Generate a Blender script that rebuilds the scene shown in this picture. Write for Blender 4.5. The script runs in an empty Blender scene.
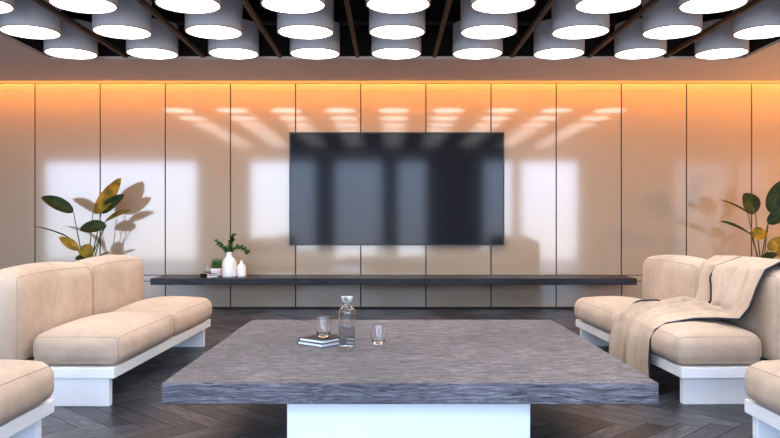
import bpy, bmesh, math, random
from mathutils import Vector, Matrix
random.seed(7)
S = bpy.context.scene
COL = S.collection
F, CX, HY, H = 740.0, 390.0, 223.0, 1.10      # focal length (px), principal column, horizon row, eye height
WALL = 9.52
PI = math.pi

def P(px, py, y):                              # world point at depth y seen at a pixel of the photograph
    return Vector(((px - CX) * y / F, y, H + (HY - py) * y / F))

# ------------------------------------------------------------------ materials
def mat(name, color=(.5, .5, .5), rough=.5, **kw):
    m = bpy.data.materials.new(name); m.use_nodes = True
    b = m.node_tree.nodes['Principled BSDF']
    b.inputs['Base Color'].default_value = (*color, 1)
    b.inputs['Roughness'].default_value = rough
    for k, v in kw.items():
        b.inputs[k.replace('_', ' ')].default_value = v
    return m

class NT:
    def __init__(s, m):
        s.t = m.node_tree; s.b = s.t.nodes['Principled BSDF']
    def n(s, kind, ins=None, **props):
        nd = s.t.nodes.new(kind)
        for k, v in props.items(): setattr(nd, k, v)
        for k, v in (ins or {}).items():
            if hasattr(v, 'node'): s.t.links.new(v, nd.inputs[k])
            else: nd.inputs[k].default_value = v
        return nd
    def link(s, out, inp): s.t.links.new(out, inp)
    def ramp(s, fac, stops, interp='LINEAR'):
        r = s.n('ShaderNodeValToRGB', {'Fac': fac}); e = r.color_ramp; e.interpolation = interp
        while len(e.elements) < len(stops): e.elements.new(.5)
        for el, (p, c) in zip(e.elements, stops):
            el.position = p; el.color = (*c, 1)
        return r.outputs['Color']
    def mix(s, a, b, f, mode='MIX'):
        nd = s.t.nodes.new('ShaderNodeMix'); nd.data_type = 'RGBA'; nd.blend_type = mode
        for i, v in ((0, f), (6, a), (7, b)):
            if hasattr(v, 'node'): s.t.links.new(v, nd.inputs[i])
            elif i == 0: nd.inputs[0].default_value = v
            else: nd.inputs[i].default_value = (*v, 1)
        return nd.outputs[2]
    def bump(s, h, strength, dist=.01):
        nd = s.n('ShaderNodeBump', {'Height': h, 'Strength': strength, 'Distance': dist})
        s.link(nd.outputs[0], s.b.inputs['Normal'])

def wood(name, dark, mid, light, crack, rough, scale=(1.2, 9, 9), crack_amt=.62, bump=.35, spec=.5):
    m = mat(name, mid, rough, Specular_IOR_Level=spec); t = NT(m)
    co = t.n('ShaderNodeTexCoord').outputs['Object']
    wob = t.n('ShaderNodeTexNoise', {'Vector': co, 'Scale': 2.2, 'Detail': 3})
    off = t.n('ShaderNodeVectorMath', {0: wob.outputs['Color'], 1: (.0, .09, .09)}, operation='MULTIPLY').outputs[0]
    co2 = t.n('ShaderNodeVectorMath', {0: co, 1: off}, operation='ADD').outputs[0]
    mp = t.n('ShaderNodeMapping', {'Vector': co2, 'Scale': scale}).outputs[0]
    g1 = t.n('ShaderNodeTexNoise', {'Vector': mp, 'Scale': 4.0, 'Detail': 9, 'Roughness': .68}).outputs['Fac']
    mp2 = t.n('ShaderNodeMapping', {'Vector': co2, 'Scale': (scale[0] * 1.6, scale[1] * 2.6, scale[2] * 2.6)}).outputs[0]
    g2 = t.n('ShaderNodeTexNoise', {'Vector': mp2, 'Scale': 3.0, 'Detail': 4, 'Roughness': .55}).outputs['Fac']
    big = t.n('ShaderNodeTexNoise', {'Vector': co, 'Scale': 1.3, 'Detail': 3}).outputs['Fac']
    base = t.ramp(g1, [(.32, dark), (.5, mid), (.68, light)])
    base = t.mix(base, t.ramp(big, [(.35, (.72, .72, .74)), (.65, (1.15, 1.12, 1.1))]), 1.0, 'MULTIPLY')
    cr = t.ramp(g2, [(crack_amt, (0, 0, 0)), (crack_amt + .05, (1, 1, 1))])
    col = t.mix(base, crack, cr)
    t.link(col, t.b.inputs['Base Color'])
    hgt = t.mix(g1, (0, 0, 0), cr)
    t.bump(hgt, bump, .006)
    return m

M = {}
M['table_wood'] = wood('grey brushed oak', (.045, .045, .054), (.128, .125, .142), (.30, .29, .31), (.012, .012, .015), .58, scale=(2.0, 17, 34), crack_amt=.60, bump=.7)
M['shelf_wood'] = wood('dark stained oak', (.008, .009, .013), (.020, .021, .028), (.055, .055, .066), (.004, .004, .006), .36, scale=(1.3, 18, 22), spec=.30, bump=.6)
M['beam_wood'] = wood('brown beam wood', (.045, .026, .017), (.09, .052, .035), (.15, .09, .06), (.02, .012, .01), .6, scale=(10, 1.5, 10))
M['white'] = mat('white lacquer', (.90, .91, .92), .32)
M['ceramic'] = mat('white ceramic', (.86, .86, .86), .35)
M['dark_gap'] = mat('dark gap', (.03, .022, .018), .7)
M['black'] = mat('black ceiling paint', (.008, .008, .009), .9)
M['soffit'] = mat('pale plaster', (.72, .645, .645), .75)
M['plaster'] = mat('wall plaster', (.78, .74, .70), .8)
M['drum'] = mat('pale grey painted metal', (.62, .66, .76), .45)
M['rim'] = mat('lamp rim', (.50, .36, .32), .5)
M['tvframe'] = mat('black bezel', (.012, .012, .014), .35)
M['screen'] = mat('dark glass screen', (.013, .016, .025), .085, Specular_IOR_Level=.27)
M['glass'] = mat('clear glass', (1, 1, 1), .02, Transmission_Weight=1.0, IOR=1.45)
M['tint'] = mat('smoky clear glass', (.93, .90, .87), .02, Transmission_Weight=1.0, IOR=1.45)
M['water'] = mat('water', (.62, .70, .78), .03, Transmission_Weight=1.0, IOR=1.33)
M['cork'] = mat('marbled stopper', (.72, .74, .72), .4)
M['cover'] = mat('black book cover', (.012, .012, .016), .45)
M['pages'] = mat('book pages', (.85, .86, .88), .7)
M['navy'] = mat('navy piping', (.010, .013, .028), .6)
M['pot'] = mat('grey clay pot', (.30, .29, .28), .6)
M['soil'] = mat('soil', (.03, .02, .015), .95)
M['seam'] = mat('tan seam thread', (.44, .34, .26), .8)
M['stem'] = mat('plant stem', (.06, .085, .03), .5)
M['steel'] = mat('window frame metal', (.05, .05, .055), .5)

t = NT(M['cork']); co = t.n('ShaderNodeTexCoord').outputs['Object']
nz = t.n('ShaderNodeTexNoise', {'Vector': co, 'Scale': 38, 'Detail': 2}).outputs['Fac']
t.link(t.ramp(nz, [(.40, (.66, .67, .62)), (.58, (.20, .23, .20))]), t.b.inputs['Base Color'])

def suede(name, c):
    m = mat(name, c, .75); t = NT(m)
    m.node_tree.nodes['Principled BSDF'].inputs['Sheen Weight'].default_value = .12
    co = t.n('ShaderNodeTexCoord').outputs['Object']
    a = t.n('ShaderNodeTexNoise', {'Vector': co, 'Scale': 14, 'Detail': 6, 'Roughness': .6}).outputs['Fac']
    b = t.n('ShaderNodeTexNoise', {'Vector': co, 'Scale': 3, 'Detail': 3}).outputs['Fac']
    d = tuple(x * .93 for x in c); e = tuple(min(1, x * 1.05) for x in c)
    t.link(t.mix(t.ramp(a, [(.35, d), (.65, e)]), t.ramp(b, [(.34, (.87, .83, .80)), (.66, (1.05, 1.04, 1.03))]), 1, 'MULTIPLY'), t.b.inputs['Base Color'])
    t.bump(b, .35, .03)
    return m
M['suede'] = suede('beige suede', (.545, .430, .332))
M['throw'] = suede('beige wool throw', (.52, .405, .308))

def leafmat(name, a, b, back):
    m = mat(name, a, .55, Specular_IOR_Level=.22); t = NT(m)
    co = t.n('ShaderNodeTexCoord').outputs['Object']
    nz = t.n('ShaderNodeTexNoise', {'Vector': co, 'Scale': 9, 'Detail': 3}).outputs['Fac']
    t.link(t.ramp(nz, [(.38, a), (.62, b)]), t.b.inputs['Base Color'])
    t.b.inputs['Subsurface Weight'].default_value = 0
    return m
M['leaf_dark'] = leafmat('dark green leaf', (.012, .028, .010), (.028, .050, .014), 0)
M['leaf_yellow'] = leafmat('yellowing leaf', (.13, .11, .014), (.42, .26, .025), 0)
M['leaf_olive'] = leafmat('olive leaf', (.07, .075, .012), (.22, .17, .02), 0)
M['sprig'] = leafmat('green sprig', (.03, .085, .02), (.07, .16, .04), 0)
M['grass'] = leafmat('fresh grass', (.07, .20, .06), (.20, .38, .15), 0)

def emit(name, c, s):
    m = bpy.data.materials.new(name); m.use_nodes = True; nt = m.node_tree
    nt.nodes.clear(); e = nt.nodes.new('ShaderNodeEmission'); o = nt.nodes.new('ShaderNodeOutputMaterial')
    e.inputs[0].default_value = (*c, 1); e.inputs[1].default_value = s
    nt.links.new(e.outputs[0], o.inputs[0]); return m
M['lamp'] = emit('lit diffuser', (1, .97, .955), 8.5)
M['led'] = emit('amber led strip', (1, .56, .16), 6)

# satin wall panels
m = mat('satin greige panel', (.425, .340, .252), .076, IOR=1.70); M['panel'] = m
t = NT(m)

# herringbone floor
m = mat('grey herringbone oak', (.1, .09, .09), .34); M['floor'] = m; t = NT(m)
uv = t.n('ShaderNodeUVMap', uv_map='UVMap').outputs[0]
rv = t.n('ShaderNodeVertexColor', layer_name='tone').outputs['Color']
mp = t.n('ShaderNodeMapping', {'Vector': uv, 'Scale': (2.0, 22, 1)}).outputs[0]
g = t.n('ShaderNodeTexNoise', {'Vector': mp, 'Scale': 3.0, 'Detail': 7, 'Roughness': .65, 'Distortion': .6}).outputs['Fac']
c = t.ramp(g, [(.33, (.015, .015, .019)), (.50, (.068, .068, .079)), (.66, (.195, .193, .218))])
t.link(t.mix(c, rv, 1, 'MULTIPLY'), t.b.inputs['Base Color'])
t.link(t.n('ShaderNodeMapRange', {'Value': g, 3: .26, 4: .44}).outputs[0], t.b.inputs['Roughness'])
t.bump(g, .18, .004)

# ------------------------------------------------------------------ mesh helpers
def obj(name, bm, mats, parent=None, smooth=False, loc=None):
    me = bpy.data.meshes.new(name); bm.normal_update(); bm.to_mesh(me); bm.free()
    for m in (mats if isinstance(mats, (list, tuple)) else [mats]): me.materials.append(m)
    if smooth:
        for p in me.polygons: p.use_smooth = True
    o = bpy.data.objects.new(name, me); COL.objects.link(o)
    if parent: o.parent = parent
    if loc is not None: o.location = loc
    return o
def tag(o, label, cat, group=None):
    o['label'] = label; o['category'] = cat
    if group: o['group'] = group
    return o
def thing(name, label, cat, loc=(0, 0, 0), rotz=0, group=None):
    o = bpy.data.objects.new(name, None); COL.objects.link(o)
    o.empty_display_size = .05; o.location = loc; o.rotation_euler = (0, 0, rotz)
    return tag(o, label, cat, group)
def struct(name, bm, mats, smooth=False):
    o = obj(name, bm, mats, None, smooth); o['kind'] = 'structure'; return o
def box(bm, x0, x1, y0, y1, z0, z1, bev=0, seg=2, mi=0):
    v = [bm.verts.new(c) for c in ((x0,y0,z0),(x1,y0,z0),(x1,y1,z0),(x0,y1,z0),(x0,y0,z1),(x1,y0,z1),(x1,y1,z1),(x0,y1,z1))]
    fs = [bm.faces.new([v[i] for i in q]) for q in ((3,2,1,0),(4,5,6,7),(0,1,5,4),(1,2,6,5),(2,3,7,6),(3,0,4,7))]
    for f in fs: f.material_index = mi
    if bev:
        es = list({e for f in fs for e in f.edges})
        r = bmesh.ops.bevel(bm, geom=es, offset=bev, segments=seg, affect='EDGES', profile=.5)
        for f in r['faces']: f.material_index = mi
    return bm
def B(*a, **k): return box(bmesh.new(), *a, **k)
def lathe(prof, seg=40, bm=None, cap0=True, cap1=True):
    bm = bm or bmesh.new(); rings = []
    for r, z in prof:
        rings.append([bm.verts.new((r * math.cos(2*PI*i/seg), r * math.sin(2*PI*i/seg), z)) for i in range(seg)])
    for a, b in zip(rings, rings[1:]):
        for i in range(seg):
            j = (i + 1) % seg; bm.faces.new((a[i], a[j], b[j], b[i]))
    if cap0: bm.faces.new(rings[0][::-1])
    if cap1: bm.faces.new(rings[-1])
    return bm
def tube(pts, r, seg=8, bm=None, r1=None, closed=False):
    bm = bm or bmesh.new(); pts = [Vector(p) for p in pts]; n = len(pts); rings = []
    up = Vector((0, 0, 1))
    for i, p in enumerate(pts):
        if closed: d = pts[(i+1) % n] - pts[i-1]
        else: d = pts[min(i+1, n-1)] - pts[max(i-1, 0)]
        d.normalize()
        a = d.cross(up)
        if a.length < .05: a = d.cross(Vector((1, 0, 0)))
        a.normalize(); b = d.cross(a)
        rr = r if r1 is None else r + (r1 - r) * i / (n - 1)
        rings.append([bm.verts.new(p + a * rr * math.cos(2*PI*k/seg) + b * rr * math.sin(2*PI*k/seg)) for k in range(seg)])
    prs = list(zip(rings, rings[1:])) + ([(rings[-1], rings[0])] if closed else [])
    for a, b in prs:
        # match ring phase to avoid twisting when the frame flips
        sh = min(range(seg), key=lambda s: (a[0].co - b[s].co).length)
        for k in range(seg):
            bm.faces.new((a[k], a[(k+1) % seg], b[(k+1+sh) % seg], b[(k+sh) % seg]))
    if not closed:
        bm.faces.new(rings[0][::-1]); bm.faces.new(rings[-1])
    bmesh.ops.recalc_face_normals(bm, faces=bm.faces[:])
    return bm
def smoothprof(prof, n=6):
    out = []; q = [prof[0]] + list(prof) + [prof[-1]]
    for i in range(1, len(q) - 2):
        a, b, c, d = (Vector(x) for x in q[i-1:i+3])
        for k in range(n):
            t = k / n
            out.append(tuple(.5*((2*b) + (c-a)*t + (2*a-5*b+4*c-d)*t*t + (3*b-a-3*c+d)*t**3)))
    return out + [tuple(prof[-1])]
def bez(p0, p1, p2, n=12):
    p0, p1, p2 = Vector(p0), Vector(p1), Vector(p2)
    return [p0*(1-t)**2 + p1*2*t*(1-t) + p2*t*t for t in (i/n for i in range(n+1))]
def copy_tree(o, parent=None):
    c = o.copy(); COL.objects.link(c); c.parent = parent
    for ch in list(o.children): copy_tree(ch, c)
    return c

# ------------------------------------------------------------------ setting
XL, XR, YB = -11.0, 6.6, -1.6
SOF = H + 1.775
# floor
bm = bmesh.new(); uvl = bm.loops.layers.uv.new('UVMap'); cl = bm.loops.layers.color.new('tone')
Wd, Ln = .125, .625
R45 = Matrix.Rotation(-PI/4, 2)
def plank(x0, y0, x1, y1, along):
    cen = R45 @ Vector(((x0+x1)/2, (y0+y1)/2))
    if not (XL-.4 < cen.x < XR+.4 and YB-.4 < cen.y < WALL+.4): return
    g = .0022
    cs = [(x0+g, y0+g), (x1-g, y0+g), (x1-g, y1-g), (x0+g, y1-g)]
    vs = []
    for c in cs:
        q = R45 @ Vector(c); vs.append(bm.verts.new((q.x, q.y, 0)))
    f = bm.faces.new(vs); k = random.uniform(.5, 1.4); o1, o2 = random.uniform(0, 50), random.uniform(0, 50)
    w = random.uniform(-.02, .03)
    for lp, c in zip(f.loops, cs):
        u, v = (c[0]-x0, c[1]-y0) if along else (c[1]-y0, c[0]-x0)
        lp[uvl].uv = (u+o1, v+o2); lp[cl] = (k*.96+w, k, k*1.04-w*.6, 1)
for i in range(-160, 161):
    for j in range(-24, 25):
        ox, oy = i*Wd + j*Ln, i*Wd - j*Ln
        plank(ox, oy, ox+Ln, oy+Wd, True); plank(ox, oy+Wd, ox+Wd, oy+Wd+Ln, False)
for co, no in (((XL,0,0),(-1,0,0)), ((XR,0,0),(1,0,0)), ((0,YB,0),(0,-1,0)), ((0,WALL,0),(0,1,0))):
    bmesh.ops.bisect_plane(bm, geom=bm.verts[:]+bm.edges[:]+bm.faces[:], plane_co=co, plane_no=no, clear_outer=True)
box(bm, XL, XR, YB, WALL, -.06, -.002, mi=1)
struct('floor', bm, [M['floor'], M['dark_gap']])

# back wall: dark backing + satin panels
PW = 65.15 * WALL / F; J0 = (35 - CX) * WALL / F
bm = B(XL, XR, WALL + .012, WALL + .12, -.06, SOF + .42, mi=1)
G = .0075
for k in range(-8, 16):
    x0, x1 = max(XL, J0 + k*PW) + G, min(XR, J0 + (k+1)*PW) - G
    if x1 <= x0: continue
    for z0, z1 in ((.022, .347), (.357, .424), (.434, H + 1.788)):
        box(bm, x0, x1, WALL, WALL + .02, z0, z1)
struct('wall_back', bm, [M['panel'], M['dark_gap']])
struct('trim_1', B(XL, XR, WALL - .001, WALL + .011, H + 1.796, SOF + .40, bev=0), M['panel'])
struct('wall_right', B(XR, XR + .1, YB, WALL, -.06, SOF + .42), M['panel'])
struct('wall_left', B(XL - .1, XL, YB, WALL, -.06, SOF + .42), M['plaster'])

# rear wall with floor-to-ceiling windows (behind the camera, mirrored in the panels and the screen)
wins = [(-9.7, -5.35), (-3.95, -2.02), (-1.58, -.17), (.17, 1.05), (2.55, 3.45), (3.62, 5.3)]
bm = bmesh.new(); ed = [XL] + [v for w in wins for v in w] + [XR]
for a, b in zip(ed[::2], ed[1::2]): box(bm, a, b, YB - .2, YB, -.06, SOF + .42)
for a, b in wins: box(bm, a, b, YB - .2, YB, 2.86, SOF + .42)
struct('wall_rear', bm, M['plaster'])
for i, (a, b) in enumerate(wins):
    bm = bmesh.new()
    for q in ((a, a+.05, 0, 2.86), (b-.05, b, 0, 2.86), (a+.05, b-.05, 0, .05), (a+.05, b-.05, 2.81, 2.86)):
        box(bm, q[0], q[1], YB - .12, YB - .06, q[2], q[3])
    struct('window_%d' % (i+1), bm, M['steel'])
    li = bpy.data.lights.new('sky_portal', 'AREA'); li.shape = 'RECTANGLE'; li.size = b - a; li.size_y = 2.86
    li.cycles.is_portal = True
    lo = bpy.data.objects.new('sky_portal', li); COL.objects.link(lo)
    lo.location = ((a+b)/2, YB - .22, 1.43); lo.rotation_euler = (PI/2, 0, 0)

# ceiling: plaster border around a black recess
OX0, OX1, OY1, OY0 = -3.68, 3.82, 8.01, .6
LIP = WALL - .30
bm = bmesh.new()
th = .03
for q in ((XL, XR, OY1, LIP), (XL, OX0, OY0, OY1), (OX1, XR, OY0, OY1), (XL, XR, YB, OY0)):
    box(bm, *q, SOF, SOF + th)
for q in ((OX0-.02, OX1+.02, OY1+.001, OY1+.04), (OX0-.02, OX1+.02, OY0-.04, OY0-.001), (OX0-.04, OX0-.001, OY0-.001, OY1+.001), (OX1+.001, OX1+.04, OY0-.001, OY1+.001)):
    box(bm, *q, SOF + th, SOF + .70, mi=1)
box(bm, OX0-.04, OX1+.04, OY0-.04, OY1+.04, SOF + .70, SOF + .74, mi=1)
box(bm, XL, XR, LIP-.02, WALL, SOF + .42, SOF + .45, mi=0)          # closes the light cove
box(bm, XL, XR, LIP-.02, LIP, SOF + th, SOF + .42, mi=0)
struct('ceiling', bm, [M['soffit'], M['black']])

# ceiling lights
SX, SY, Z1, LX, LB, LR = .835, .855, 7.60, .065, H + 1.737, .2565
NR = 7
tn = 1
for k in range(-5, 5):                       # long brown beams between the columns of lamps
    x = LX + (k + .5) * SX
    if not (OX0 + .1 < x < OX1 - .1): continue
    struct('trim_%d' % (tn + 1), B(x-.019, x+.019, OY0, OY1, SOF + .012, SOF + .052, bev=.002, seg=1), M['beam_wood']); tn += 1
for n in range(NR):                          # thin cross rails the lamps hang from
    y = Z1 - n * SY
    struct('trim_%d' % (tn + 1), B(OX0, OX1, y-.018, y+.018, LB + .300, LB + .33), M['dark_gap']); tn += 1

ordn = ['leftmost', 'second from the left', 'third from the left', 'fourth from the left', 'middle, fifth from the left', 'fourth from the right', 'third from the right', 'second from the right', 'rightmost']
rown = ['in the row nearest the wall', 'in the second row from the wall', 'in the third row from the wall']
lamp0 = thing('ceiling_light', 'x', 'ceiling light')
bm = lathe([(LR-.012, .012), (LR-.012, .0), (LR, 0), (LR, .296), (LR-.006, .30), (.03, .30)], 48, cap0=False, cap1=True)
bmesh.ops.recalc_face_normals(bm, faces=bm.faces[:])
obj('drum_shade', bm, M['drum'], lamp0, True).modifiers.new('es', 'EDGE_SPLIT')
bm = lathe([(LR-.0115, -.002), (LR+.002, -.002), (LR+.002, .006), (LR-.0115, .006)], 48, cap0=False, cap1=False)
obj('rim', bm, M['rim'], lamp0)
bm = lathe([(LR-.0125, .004), (LR-.0125, .010)], 48)
d = obj('diffuser', bm, M['lamp'], lamp0); d['label'] = 'glowing white round diffuser'
first = True
for n in range(NR):
    for k in range(-4, 5):
        r = lamp0 if first else copy_tree(lamp0); first = False
        r.location = (LX + k*SX, Z1 - n*SY, LB)
        if n < 3:
            r['label'] = 'grey drum ceiling light, %s %s' % (ordn[k+4], rown[n])
            r['group'] = 'ceiling lights %s' % rown[n].split(',')[0]
            if n == 2 and k == 4:
                r['label'] = 'grey drum ceiling light overhead, beyond the edge of the view'; r['group'] = 'ceiling lights overhead'
        else:
            r['label'] = 'grey drum ceiling light overhead, beyond the edge of the view'; r['group'] = 'ceiling lights overhead'

# LED strip in the cove along the panelled wall
bm = B(XL + .05, XR - .05, LIP + .004, LIP + .024, SOF + .05, SOF + .062)
tag(obj('led_strip', bm, M['led']), 'amber light strip hidden in the slot above the wall panels', 'light strip')
def area(name, loc, rot, sx, sy, power, col, spread=PI):
    li = bpy.data.lights.new(name, 'AREA'); li.shape = 'RECTANGLE'; li.size = sx; li.size_y = sy
    li.energy = power; li.color = col; li.spread = spread
    o = bpy.data.objects.new(name, li); COL.objects.link(o); o.location = loc; o.rotation_euler = rot
    return o
area('cove_light', ((XL+XR)/2, LIP + .06, SOF + .06), (0, 0, 0), XR - XL - .2, .05, 125, (1, .33, .035))
area('edge_light', ((XL+XR)/2, WALL - .05, SOF + .09), (0, 0, 0), XR - XL - .2, .05, 20, (1, .55, .13))

li = bpy.data.lights.new('wall_lamp_light', 'POINT'); li.energy = 160; li.color = (1, .52, .22); li.shadow_soft_size = .11
o = bpy.data.objects.new('wall_lamp_light', li); COL.objects.link(o); o.location = (6.35, 7.55, 1.32)

# ------------------------------------------------------------------ television
tv = thing('television', 'large black wall-mounted flat television on the panelled wall', 'television', (.0865  , WALL - .03, H))
x0, x1, z0, z1 = -1.37, 1.37, -.285, 1.157
bm = bmesh.new(); b = .016
box(bm, x0, x1, -.02, 0, z0, z1)
for q in ((x0, x0+b, z0, z1), (x1-b, x1, z0, z1), (x0+b, x1-b, z0, z0+b), (x0+b, x1-b, z1-b, z1)):
    box(bm, q[0], q[1], -.062, -.02, q[2], q[3])
obj('bezel', bm, M['tvframe'], tv)
obj('wall_bracket', B(-.3, .3, .0, .0295, .25, .65), M['tvframe'], tv)
obj('screen', B(x0+b, x1-b, -.058, -.021, z0+b, z1-b), M['screen'], tv)

# ------------------------------------------------------------------ floating shelf
SH = .431
bm = B(-1.0, 1.0, -.3, .3, -.039, .039, bev=.003, seg=1)
sh = obj('wall_shelf', bm, M['shelf_wood'])
sx0, sx1 = J0 + 2*PW, J0 + 9*PW
sh.location = ((sx0+sx1)/2, WALL - .30, SH - .039)
for v in sh.data.vertices: v.co.x *= (sx1-sx0)/2
tag(sh, 'long dark wooden shelf floating along the panelled wall below the television', 'shelf')

# ------------------------------------------------------------------ coffee table
TX, TY, TT = .088, 4.297, .40
tb = thing('coffee_table', 'large low square coffee table with thick grey wood top on white base', 'table', (TX, TY, 0))
o = obj('table_top', B(-1.088, 1.088, -1.06, 1.06, TT-.093, TT, bev=.003, seg=1), M['table_wood'], tb); o['label'] = 'thick grey wood slab top'
o = obj('base', B(-.575, .575, -.80, .80, 0, TT-.0935, bev=.003, seg=1), M['white'], tb); o['label'] = 'white box base'

# ------------------------------------------------------------------ sofas
def rb_map(p, a, b, c, r, bul):
    q = Vector((p[0]*a, p[1]*b, p[2]*c))
    inn = Vector((max(-(a-r), min(a-r, q.x)), max(-(b-r), min(b-r, q.y)), max(-(c-r), min(c-r, q.z))))
    d = q - inn
    if d.length > 1e-9: q = inn + d * (r / d.length)
    fx, fy, fz = 1-(q.x/a)**2, 1-(q.y/b)**2, 1-(q.z/c)**2
    bx, by, bt = bul
    z = q.z + (bt * fx**.7 * fy**.7 * max(0, q.z/c) if fx > 0 and fy > 0 else 0)
    x = q.x + bx * (q.x/a) * max(0, fy)**.7 * max(0, fz)
    y = q.y + by * (q.y/b) * max(0, fx) * max(0, fz)
    return Vector((x, y, z))
def cushion(cen, a, b, c, r, bul, seams, n=20):
    bm = bmesh.new()
    ts = [math.sin(PI/2 * (2*i/n - 1)) for i in range(n+1)]
    for ax in range(3):
        for sg in (-1, 1):
            g = []
            for u in ts:
                row = []
                for v in ts:
                    p = [0, 0, 0]; p[ax] = sg; p[(ax+1) % 3] = u; p[(ax+2) % 3] = v
                    row.append(bm.verts.new(rb_map(p, a, b, c, r, bul) + cen))
                g.append(row)
            for i in range(n):
                for j in range(n):
                    f = (g[i][j], g[i+1][j], g[i+1][j+1], g[i][j+1])
                    bm.faces.new(f if sg > 0 else f[::-1])
    bmesh.ops.remove_doubles(bm, verts=bm.verts[:], dist=1e-5)
    sm = bmesh.new()
    for closed, pts in seams:
        tube([rb_map(p, a, b, c, r, bul) * 1.0 + cen for p in pts],   .0024, 6, sm, closed=closed)
    return bm, sm
def ring(ax, sg, n=24):
    out = []
    o1, o2 = (ax+1) % 3, (ax+2) % 3
    for k in range(4):
        for i in range(n):
            s = math.sin(PI/2 * (2*i/n - 1)); p = [0, 0, 0]; p[ax] = sg
            u, v = ((s, -1), (1, s), (-s, 1), (-1, -s))[k]
            p[o1] = u; p[o2] = v; out.append(p)
    return out
def edge(fx, fy, n=16):
    return [(fx, fy, -1 + 2*i/n) for i in range(n+1)]
SL = 1.125                                    # half length
def make_sofa(name, label):
    s = thing(name, label, 'sofa', group='low beige sofas around the coffee table')
    fr = obj('frame', B(-.93, 0, -SL, SL, .17, .235, bev=.004, seg=2), M['white'], s); fr['label'] = 'white platform frame'
    for yy in (-SL + .012, SL - .11):
        obj('leg', B(-.86, -.034, yy, yy + .05, 0, .1698, bev=.004, seg=2), M['white'], s)
    for sg in (1, -1):
        bm, sm = cushion(Vector((-.246, sg*.5575, .236 + .096)), .272, .548, .096, .070, (.026, .018, .050), [(True, ring(2, 1)), (False, edge(1, 1)), (False, edge(1, -1))])
        c = obj('seat_cushion', bm, M['suede'], s, True); obj('seam', sm, M['seam'], c, True)
    for sg in (1, -1):
        bm, sm = cushion(Vector((-.715, sg*.5575, .236 + .278)), .130, .548, .275, .075, (.030, .016, .045), [(True, ring(0, 1)), (True, ring(0, -1))])
        c = obj('back_cushion', bm, M['suede'], s, True); obj('seam', sm, M['seam'], c, True)
    return s
sofa = make_sofa('sofa', 'low beige two-seat sofa on white platform at the left, in front of the leafy plant')
sofa.location = (-1.632, 5.545, 0); sofa.rotation_euler = (0, 0, math.radians(-.8))
RS = (1.708, 5.545, 0); RA = PI + math.radians(1.8)
s2 = copy_tree(sofa); s2.location = RS; s2.rotation_euler = (0, 0, RA)
s2['label'] = 'low beige two-seat sofa at the right with a throw draped over it'
s3 = copy_tree(sofa); s3.location = (-1.650, 2.515, 0); s3.rotation_euler = (0, 0, 0)
s3['label'] = 'beige sofa end cut off by the bottom left corner of the photo'
s4 = copy_tree(sofa); s4.location = (1.742, 2.515, 0); s4.rotation_euler = (0, 0, PI)
s4['label'] = 'beige sofa end cut off by the bottom right corner of the photo'

# ------------------------------------------------------------------ throw on the right sofa
def lerp_path(tab, v):
    for a, b in zip(tab, tab[1:]):
        if v <= b[0]:
            f = (v-a[0])/(b[0]-a[0]); f = f*f*(3-2*f)*.5 + f*.5
            return [p+(q-p)*f for p, q in zip(a[1:], b[1:])]
    return list(tab[-1][1:])
# v, depth from seat front, height, far edge Y, near edge Y
prof = [(0, .875, .60, 5.02, 4.54), (.08, .870, .78, 5.02, 4.54), (.14, .81, .855, 5.03, 4.54), (.20, .68, .862, 5.05, 4.54), (.26, .575, .81, 5.05, 4.54),
        (.33, .520, .70, 5.02, 4.54), (.42, .475, .58, 4.97, 4.54), (.48, .425, .506, 5.02, 4.56), (.56, .34, .500, 5.34, 4.68), (.66, .22, .490, 5.34, 4.74),
        (.74, .05, .458, 5.32, 4.76), (.79, -.020, .415, 5.31, 4.77), (.84, -.048, .35, 5.32, 4.78), (.92, -.058, .20, 5.33, 4.78), (1, -.060, .085, 5.34, 4.76)]
def bump01(x, c, w): return max(0, 1 - abs(x-c)/w)
def throw_pt(u, v):
    d, h, yf, yn = lerp_path(prof, v)
    y = yf + (yn - yf) * u
    hang = max(0, min(1, (v - .72) / .16)); back = max(0, min(1, (v-.18)/.1)) * max(0, min(1, (.52 - v) / .1)); seat = max(0, min(1, (v-.46)/.06)) * (1-hang)
    w1 = u + .10*math.sin(v*5) ; w2 = u*1.0 - .25*v
    f1 = 1 - abs(math.sin(w1*13 + .6))**.8; f2 = (.5 + .5*math.sin(w2*31 + 1))**1.5; f3 = .5 + .5*math.sin(u*57 + v*9)
    hem = .5 + .5*math.cos(PI*max(0, min(1, (u-.6)/.4)))
    d -= hang * hem * (.058*f1 + .026*f2 + .006*f3)
    # folds on the back fan out from the top towards the seat
    b1 = 1 - abs(math.sin((u - .6)*(17 - 16*v) + 1.0))**.8
    d -= back * hem * (.045*b1 + .018*f2) + back * .035 * max(0, 1 - u*4)
    h += seat * hem * (.050*f1 + .020*f2 + .004*f3) + seat*.006 - seat*.010*u**3 + bump01(v, .18, .1) * .010*f1
    y += hang * .030*math.sin(w1*17 + 2.2) * hem
    # bunching where the back meets the seat
    h += bump01(v, .50, .06) * hem * (.022*(.5 + .5*math.sin(u*23 + 40*v)))
    return Vector((-d, RS[1] - y, h))
def under_pt(u, v):                          # the layer that peeks out from beneath, towards the far end of the sofa
    vv = .10 + .385 * v
    d, h, yf, yn = lerp_path(prof, vv)
    y0 = min(yf, 5.05) - .12; y1 = 5.42 - .12*v + .05*math.sin(v*5)
    y = y1 + (y0 - y1) * u
    back = max(0, min(1, (vv-.16)/.1))
    k = 1 - abs(math.sin(u*(12 - 4*v) + 1.2*v + .4))**.8
    edge_ = min(1, u*5) * max(0, min(1, (.74-u)*3))
    d += .006; d -= back * (.040*k*edge_ + .016*edge_) * (.4 + .6*v)
    h -= .004 - .010*k*(1-back)
    return Vector((-d, RS[1] - y, h))
root = thing('throw_blanket', 'beige throw with dark navy edging draped over back and seat of the right sofa', 'blanket', RS, RA)
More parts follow.
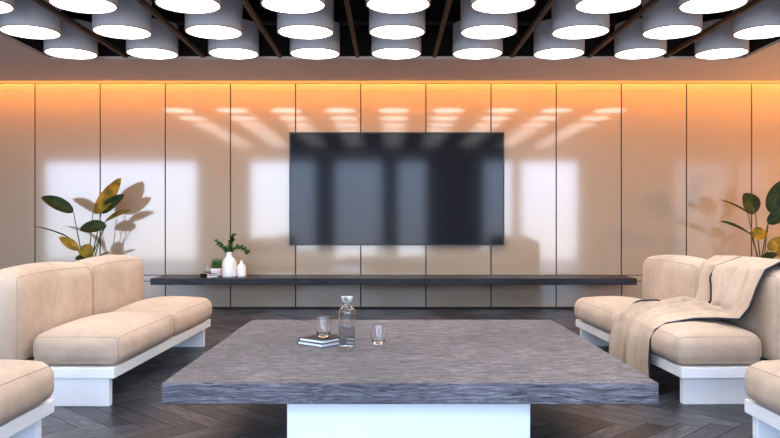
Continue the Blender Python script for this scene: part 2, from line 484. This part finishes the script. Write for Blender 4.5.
bm = bmesh.new(); NU, NV = 84, 110
def sheet(fn, nu, nv):
    g = [[bm.verts.new(fn(i/nu, j/nv)) for j in range(nv+1)] for i in range(nu+1)]
    for i in range(nu):
        for j in range(nv): bm.faces.new((g[i][j], g[i][j+1], g[i+1][j+1], g[i+1][j]))
sheet(throw_pt, NU, NV); sheet(under_pt, 40, 50)
o = obj('cloth', bm, M['throw'], root, True); md = o.modifiers.new('thick', 'SOLIDIFY'); md.thickness = .005; md.offset = 0
pts = [throw_pt(0, j/NV) for j in range(NV+1)] + [throw_pt(i/NU, 1) for i in range(1, NU+1)] + [throw_pt(1, j/NV) for j in range(NV-1, -1, -1)]
bm = tube(pts, .0078, 6); tube([under_pt(i/40, 1) for i in range(41)], .0055, 6, bm)
o = obj('edging', bm, M['navy'], root, True); o['label'] = 'dark navy edging'

# ------------------------------------------------------------------ things on the coffee table
def book(name, label, loc, rot, l, w, h, group):
    r = thing(name, label, 'book', loc, rot, group)
    bm = bmesh.new(); c = .003
    box(bm, 0, l, 0, w, 0, c); box(bm, 0, l, 0, w, h-c, h); box(bm, 0, l, w-.004, w, c, h-c)
    obj('cover', bm, M['cover'], r)
    obj('pages', B(.003, l-.003, .003, w-.0045, c, h-c), M['pages'], r)
    return r
ang = math.atan2(.152, .125)
book('book', 'lower of two black-covered books stacked on the coffee table', (-.381, 4.15, TT), ang - PI/2 + PI/2 - .0, .215, .20, .020, 'books on the coffee table')
book('book', 'upper black-covered book on the coffee table, under a glass', (-.374, 4.153, TT + .0202), ang + .03, .21, .19, .020, 'books on the coffee table')

def glass(label, loc, group, sc=1.0):
    r = thing('drinking_glass', label, 'glass', loc, 0, group)
    outer = [(.024, 0), (.030, .002), (.041, .025), (.045, .045), (.043, .075), (.036, .118)]
    inner = [(.0348, .118), (.0418, .075), (.0437, .045), (.0395, .027), (.030, .0165), (.004, .0145)]
    op = smoothprof([(.0255, .0012)] + outer[1:]); ip = smoothprof(inner[:-1])
    full = [(.001, 0), (.018, 0), (.0225, .0002)] + op + [(.0358, .1186), (.0350, .1186)] + ip + [(.022, .0140), (.001, .0138)]
    bm = lathe([(max(.0008, a*sc), b*sc) for a, b in full], 48)
    obj('bowl', bm, M['glass'], r, True)
    return r
glass('empty clear tumbler standing on the two black books', (-.385, 4.285, TT + .0405), 'tumblers')
glass('empty clear tumbler standing alone on the coffee table right of the bottle', (-.067, 4.285, TT + .0002), 'tumblers', .97)

bt = thing('water_bottle', 'clear glass carafe half full of water with a pale stopper', 'bottle', (-.24, 4.13, TT + .0002))
outer = [(.002, 0), (.038, 0), (.0435, .001), (.0465, .006), (.0467, .03), (.0467, .18), (.0465, .200), (.043, .218), (.028, .238), (.0185, .250), (.0185, .256)]
inner = [(.0164, .256), (.0164, .250), (.0262, .236), (.0412, .217), (.0447, .199), (.0449, .18), (.0449, .03), (.0447, .012), (.040, .0085), (.002, .008)]
obj('bottle_body', lathe(smoothprof(outer, 5) + [(.0182, .2575), (.0164, .2575)] + smoothprof(inner, 5), 56), M['tint'], bt, True)
obj('water', lathe([(.002, .0088), (.038, .0088), (.0440, .0125), (.0445, .03), (.0445, .1175), (.0440, .118), (.002, .118)], 56), M['water'], bt, True).modifiers.new('es', 'EDGE_SPLIT')
o = obj('stopper', lathe([(.0155, .236), (.0155, .2565), (.023, .2575), (.0335, .285), (.0325, .290), (.002, .291)], 32), M['cork'], bt, True); o['label'] = 'pale marbled stopper'

# ------------------------------------------------------------------ things on the shelf
def vase(label, px, sc_r, hts, y):
    o = obj('vase', lathe(hts, 40), M['ceramic'], None, True)
    o.location = ((px - CX)*y/F, y, SH + .0002); return tag(o, label, 'vase', 'white vases on the shelf')
y = 9.14
vase('taller white bottle-shaped vase on the shelf holding leafy twigs', 229.3, 1, [(.002, 0), (.078, 0), (.088, .008), (.0905, .03), (.0895, .155), (.084, .195), (.066, .228), (.042, .250), (.036, .262), (.035, .300), (.038, .308), (.034, .309), (.031, .300), (.031, .26), (.002, .255)], y)
vase('smaller white bottle-shaped vase on the shelf, right of the taller one', 241.6, 1, [(.002, 0), (.050, 0), (.056, .006), (.057, .02), (.056, .110), (.050, .138), (.034, .158), (.021, .168), (.019, .176), (.019, .200), (.021, .205), (.018, .206), (.016, .198), (.016, .17), (.002, .165)], 9.17)
pg = thing('potted_grass', 'small white square pot of green grass on the shelf beside the taller vase', 'potted plant', ((216.6-CX)*9.38/F, 9.38, SH + .0002))
bm = B(-.064, .064, -.06, .06, 0, .094, bev=.010, seg=3); obj('pot', bm, M['ceramic'], pg, True)
bm = bmesh.new()
for _ in range(420):
    x, yy = random.uniform(-.05, .05), random.uniform(-.045, .045); hh = random.uniform(.07, .155)*(1-abs(x)*3); lx, ly = random.gauss(0, .008)+x*.12, random.gauss(0, .008)
    w = .0026; an = random.uniform(0, PI); cx_, cy_ = w*math.cos(an), w*math.sin(an)
    a = bm.verts.new((x-cx_, yy-cy_, .090)); b_ = bm.verts.new((x+cx_, yy+cy_, .090))
    c_ = bm.verts.new((x+lx*.4+cx_*.8, yy+ly*.4+cy_*.8, .090+hh*.6)); d_ = bm.verts.new((x+lx*.4-cx_*.8, yy+ly*.4-cy_*.8, .090+hh*.6)); e_ = bm.verts.new((x+lx, yy+ly, .090+hh))
    bm.faces.new((a, b_, c_, d_)); bm.faces.new((d_, c_, e_))
g_ = obj('grass', bm, M['grass'], pg); g_['kind'] = 'stuff'
def sbook(label, loc, rot, l, w, h, cover):
    r = thing('book', label, 'book', loc, rot, 'books on the shelf')
    bm = bmesh.new(); c = .003
    box(bm, 0, l, 0, w, 0, c); box(bm, 0, l, 0, w, h-c, h); box(bm, -.0, .004, 0, w, c, h-c)
    obj('cover', bm, M['cover'], r); obj('pages', B(.0045, l-.003, .003, w-.003, c, h-c), M['pages'], r)
bp = P(206.4, 277.3, 9.0); 
sbook('lower of two thin dark books on the shelf under a small glass', (bp.x, 9.02, SH + .0002), .75, .155, .16, .023, 'cover')
sbook('upper of two thin dark books on the shelf under a small glass', (bp.x - .002, 9.025, SH + .0234), .77, .150, .155, .020, 'cover')
glass('small clear tumbler on the dark books at the left end of the shelf', (bp.x - .012, 9.13, SH + .0437), 'tumblers', .88)

# twigs in the tall vase
vx = (229.3-CX)*9.14/F
def sprig(label, pts_px, nleaf, spread, f0=.30):
    r = thing('leafy_twig', label, 'twig', (vx, 9.14, SH), 0, 'leafy twigs in the taller vase')
    pts = [P(a, b, yy) - Vector((vx, 9.14, SH)) for a, b, yy in pts_px]
    path = bez(pts[0], pts[1], pts[2], 16)
    obj('stem', tube(path, .0035, 6, r1=.0015), M['stem'], r, True)
    bm = bmesh.new()
    for i in range(nleaf):
        f = f0 + (1-f0) * (i + random.random()) / nleaf
        p = path[min(16, int(f*16))]
        for _ in range(3):
            d = Vector((random.gauss(0, 1), random.gauss(0, 1), random.gauss(.1, .8))).normalized()
            c = p + d * random.uniform(.006, spread)
            u = d; w = u.cross(Vector((random.gauss(0,1), random.gauss(0,1), random.gauss(0,1)))).normalized(); L = random.uniform(.030, .048); W_ = L * .42
            vs = [c - u*L*.5, c + w*W_ - u*L*.1, c + w*W_*.8 + u*L*.25, c + u*L*.55, c - w*W_*.8 + u*L*.25, c - w*W_ - u*L*.1]
            bm.faces.new([bm.verts.new(v) for v in vs])
    obj('foliage', bm, M['sprig'], r)
sprig('leafy green twig leaning left out of the taller vase', [(229.0, 253, 9.14), (226, 248, 9.10), (216.0, 240.5, 9.07)], 18, .030)
sprig('leafy green twig standing upright in the taller vase', [(229.6, 253, 9.14), (231, 246, 9.12), (233.0, 234.5, 9.12)], 30, .040, .24)
sprig('leafy green twig drooping right out of the taller vase', [(230.0, 253, 9.14), (239, 240, 9.08), (248.5, 254.5, 9.02)], 20, .028)

# ------------------------------------------------------------------ big-leaf plants
def leaf_bm(Bp, Tp, nrm, wid, droop, fold=.22):
    a = Tp - Bp; L = a.length; a.normalize()
    w = a.cross(nrm).normalized(); n = w.cross(a).normalized()
    bm = bmesh.new(); NL, NW = 18, 8; g = []
    for i in range(NL+1):
        s = i/NL
        hw = wid/2 * (max(0, math.sin(PI * s**.85)))**.62 if 0 < i < NL else .002
        row = []
        for j in range(NW+1):
            q = 2*j/NW - 1
            ripple = .004*math.sin(s*26 + 1.5*(q > 0)) * abs(q)**2
            row.append(bm.verts.new(Bp + a*L*s + w*hw*q + n*(droop*(4*s*(1-s)) + hw*fold*abs(q)**1.3 + ripple*wid*2)))
        g.append(row)
    for i in range(NL):
        for j in range(NW): bm.faces.new((g[i][j], g[i+1][j], g[i+1][j+1], g[i][j+1]))
    mid = tube([Bp + a*L*i/NL + n*(droop*(4*(i/NL)*(1-i/NL)) - .001) for i in range(NL+1)], .004, 6, r1=.0012)
    return bm, mid
def plant(label, base, leaves, pot_r=.19):
    r = thing('potted_plant', label, 'plant', (base.x, base.y, 0), 0, 'tall broad-leaved potted plants')
    obj('pot', lathe([(.002, 0), (pot_r*.75, 0), (pot_r, .40), (pot_r, .42), (pot_r-.02, .42), (pot_r-.025, .36), (.002, .36)], 40), M['pot'], r, True)
    obj('soil', lathe([(.002, .362), (pot_r-.03, .362), (pot_r-.03, .37), (.002, .372)], 32), M['soil'], r)
    o3 = Vector((base.x, base.y, 0))
    for (b, tp, nrm, wid, mk, droop, via) in leaves:
        bb, tt = P(*b) - o3, P(*tp) - o3
        bm, mid = leaf_bm(bb, tt, Vector(nrm), wid, droop)
        lf = obj('leaf', bm, M[mk], r, True)
        obj('midrib', mid, M['stem'], lf, True)
        foot = Vector((random.uniform(-.04, .04), random.uniform(-.04, .04), .37))
        v = P(*via) - o3 if via else (foot*.45 + bb*.55 + Vector((0, 0, .12)))
        obj('stem', tube(bez(foot, v, bb, 16), .009, 8, r1=.005), M['stem'], r, True)
y = 9.12
plant('tall plant with broad dark and yellowing leaves behind the left sofa', P(87, 223, y) * 1, [
    ((73.4, 212.3, y), (41.4, 197, y-.05), (.1, -.85, .5), .17, 'leaf_dark', .03, (80, 245, y)),
    ((92.8, 213, y), (120.7, 178, y-.02), (.60, .80, -.1), .27, 'leaf_yellow', -.01, (90, 250, y)),
    ((101.3, 212.7, y-.02), (124.4, 194.7, y-.10), (.45, -.6, .5), .15, 'leaf_dark', .01, (95, 245, y)),
    ((105, 222, y-.03), (130.5, 210.7, y-.06), (.25, -.45, .85), .16, 'leaf_olive', .015, (97, 250, y)),
    ((106.5, 225.5, y-.12), (79.5, 229.5, y-.16), (0, -.9, .42), .165, 'leaf_dark', .015, (96, 240, y-.05)),
    ((68.8, 237.4, y), (35, 226.4, y-.02), (-.1, .12, 1), .12, 'leaf_olive', .012, (82, 250, y)),
    ((78.4, 250, y-.03), (59.2, 237.2, y-.10), (.3, -.8, .5), .13, 'leaf_yellow', .01, (84, 256, y)),
    ((84, 259, y-.08), (90.5, 244, y-.10), (.1, -1, .1), .19, 'leaf_yellow', .01, (86, 262, y)),
    ((85, 260, y-.10), (75, 259, y-.2), (0, -.8, .6), .11, 'leaf_dark', .01, (86, 263, y)),
    ((96, 258.5, y-.02), (111, 252.5, y-.05), (.2, -.3, .95), .10, 'leaf_olive', .01, (92, 262, y)),
])
y = 8.95
plant('tall plant with broad dark leaves behind the right sofa at the edge of the photo', P(760, 223, y), [
    ((755.6, 213, y), (743.5, 193.5, y-.03), (.1, -1, .1), .235, 'leaf_dark', .01, (758, 245, y)),
    ((747.6, 212.5, y), (720.2, 199.7, y-.02), (.30, -.22, .95), .15, 'leaf_olive', .012, (754, 240, y)),
    ((751, 234.4, y-.05), (720.7, 221.4, y-.12), (.25, -.35, .9), .16, 'leaf_dark', .012, (757, 250, y)),
    ((750, 232.5, y), (768, 235, y-.02), (.05, -1, .15), .155, 'leaf_yellow', .005, (757, 250, y)),
    ((770.4, 213, y), (783, 180, y-.03), (-.35, -.93, .1), .215, 'leaf_dark', .01, (764, 245, y)),
    ((767.7, 223.6, y-.08), (787, 211, y-.14), (0, -.8, .6), .16, 'leaf_dark', .01, (764, 245, y)),
    ((768, 250, y-.08), (786, 238, y-.12), (0, -.8, .6), .16, 'leaf_yellow', .01, (764, 256, y)),
    ((761, 261, y-.10), (777, 253.5, y-.2), (0, -.7, .7), .12, 'leaf_dark', .01, (762, 264, y)),
    ((776, 256, y-.06), (792, 250, y-.1), (0, -.7, .7), .14, 'leaf_yellow', .01, (766, 262, y)),
])

# ------------------------------------------------------------------ daylight
w = bpy.data.worlds.new('World'); S.world = w; w.use_nodes = True; nt = w.node_tree
bg = nt.nodes['Background']
tc = nt.nodes.new('ShaderNodeTexCoord'); sp = nt.nodes.new('ShaderNodeSeparateXYZ'); rp = nt.nodes.new('ShaderNodeValToRGB')
mr = nt.nodes.new('ShaderNodeMapRange'); mr.inputs[1].default_value = -.25; mr.inputs[2].default_value = .5
nt.links.new(tc.outputs['Generated'], sp.inputs[0]); nt.links.new(sp.outputs['Z'], mr.inputs[0]); nt.links.new(mr.outputs[0], rp.inputs[0])
e = rp.color_ramp.elements
e[0].position = 0; e[0].color = (.35, .36, .38, 1); e[1].position = 1; e[1].color = (.48, .68, 1, 1)
k = e.new(.27); k.color = (.49, .53, .58, 1); k = e.new(.45); k.color = (.54, .69, .96, 1)
nt.links.new(rp.outputs[0], bg.inputs[0]); bg.inputs[1].default_value = 12.5

# ------------------------------------------------------------------ camera and view
cd = bpy.data.cameras.new('camera'); cd.sensor_width = 36; cd.lens = F/780*36; cd.shift_y = (HY-219)/780
cd.clip_start = .05
cam = bpy.data.objects.new('camera', cd); COL.objects.link(cam)
cam.location = (0, 0, H); cam.rotation_euler = (PI/2, 0, 0)
S.camera = cam
S.view_settings.view_transform = 'Standard'
S.view_settings.exposure = .12; S.view_settings.gamma = .90
S.cycles.use_denoising = True
S.cycles.max_bounces = 10
S.cycles.sample_clamp_indirect = 6
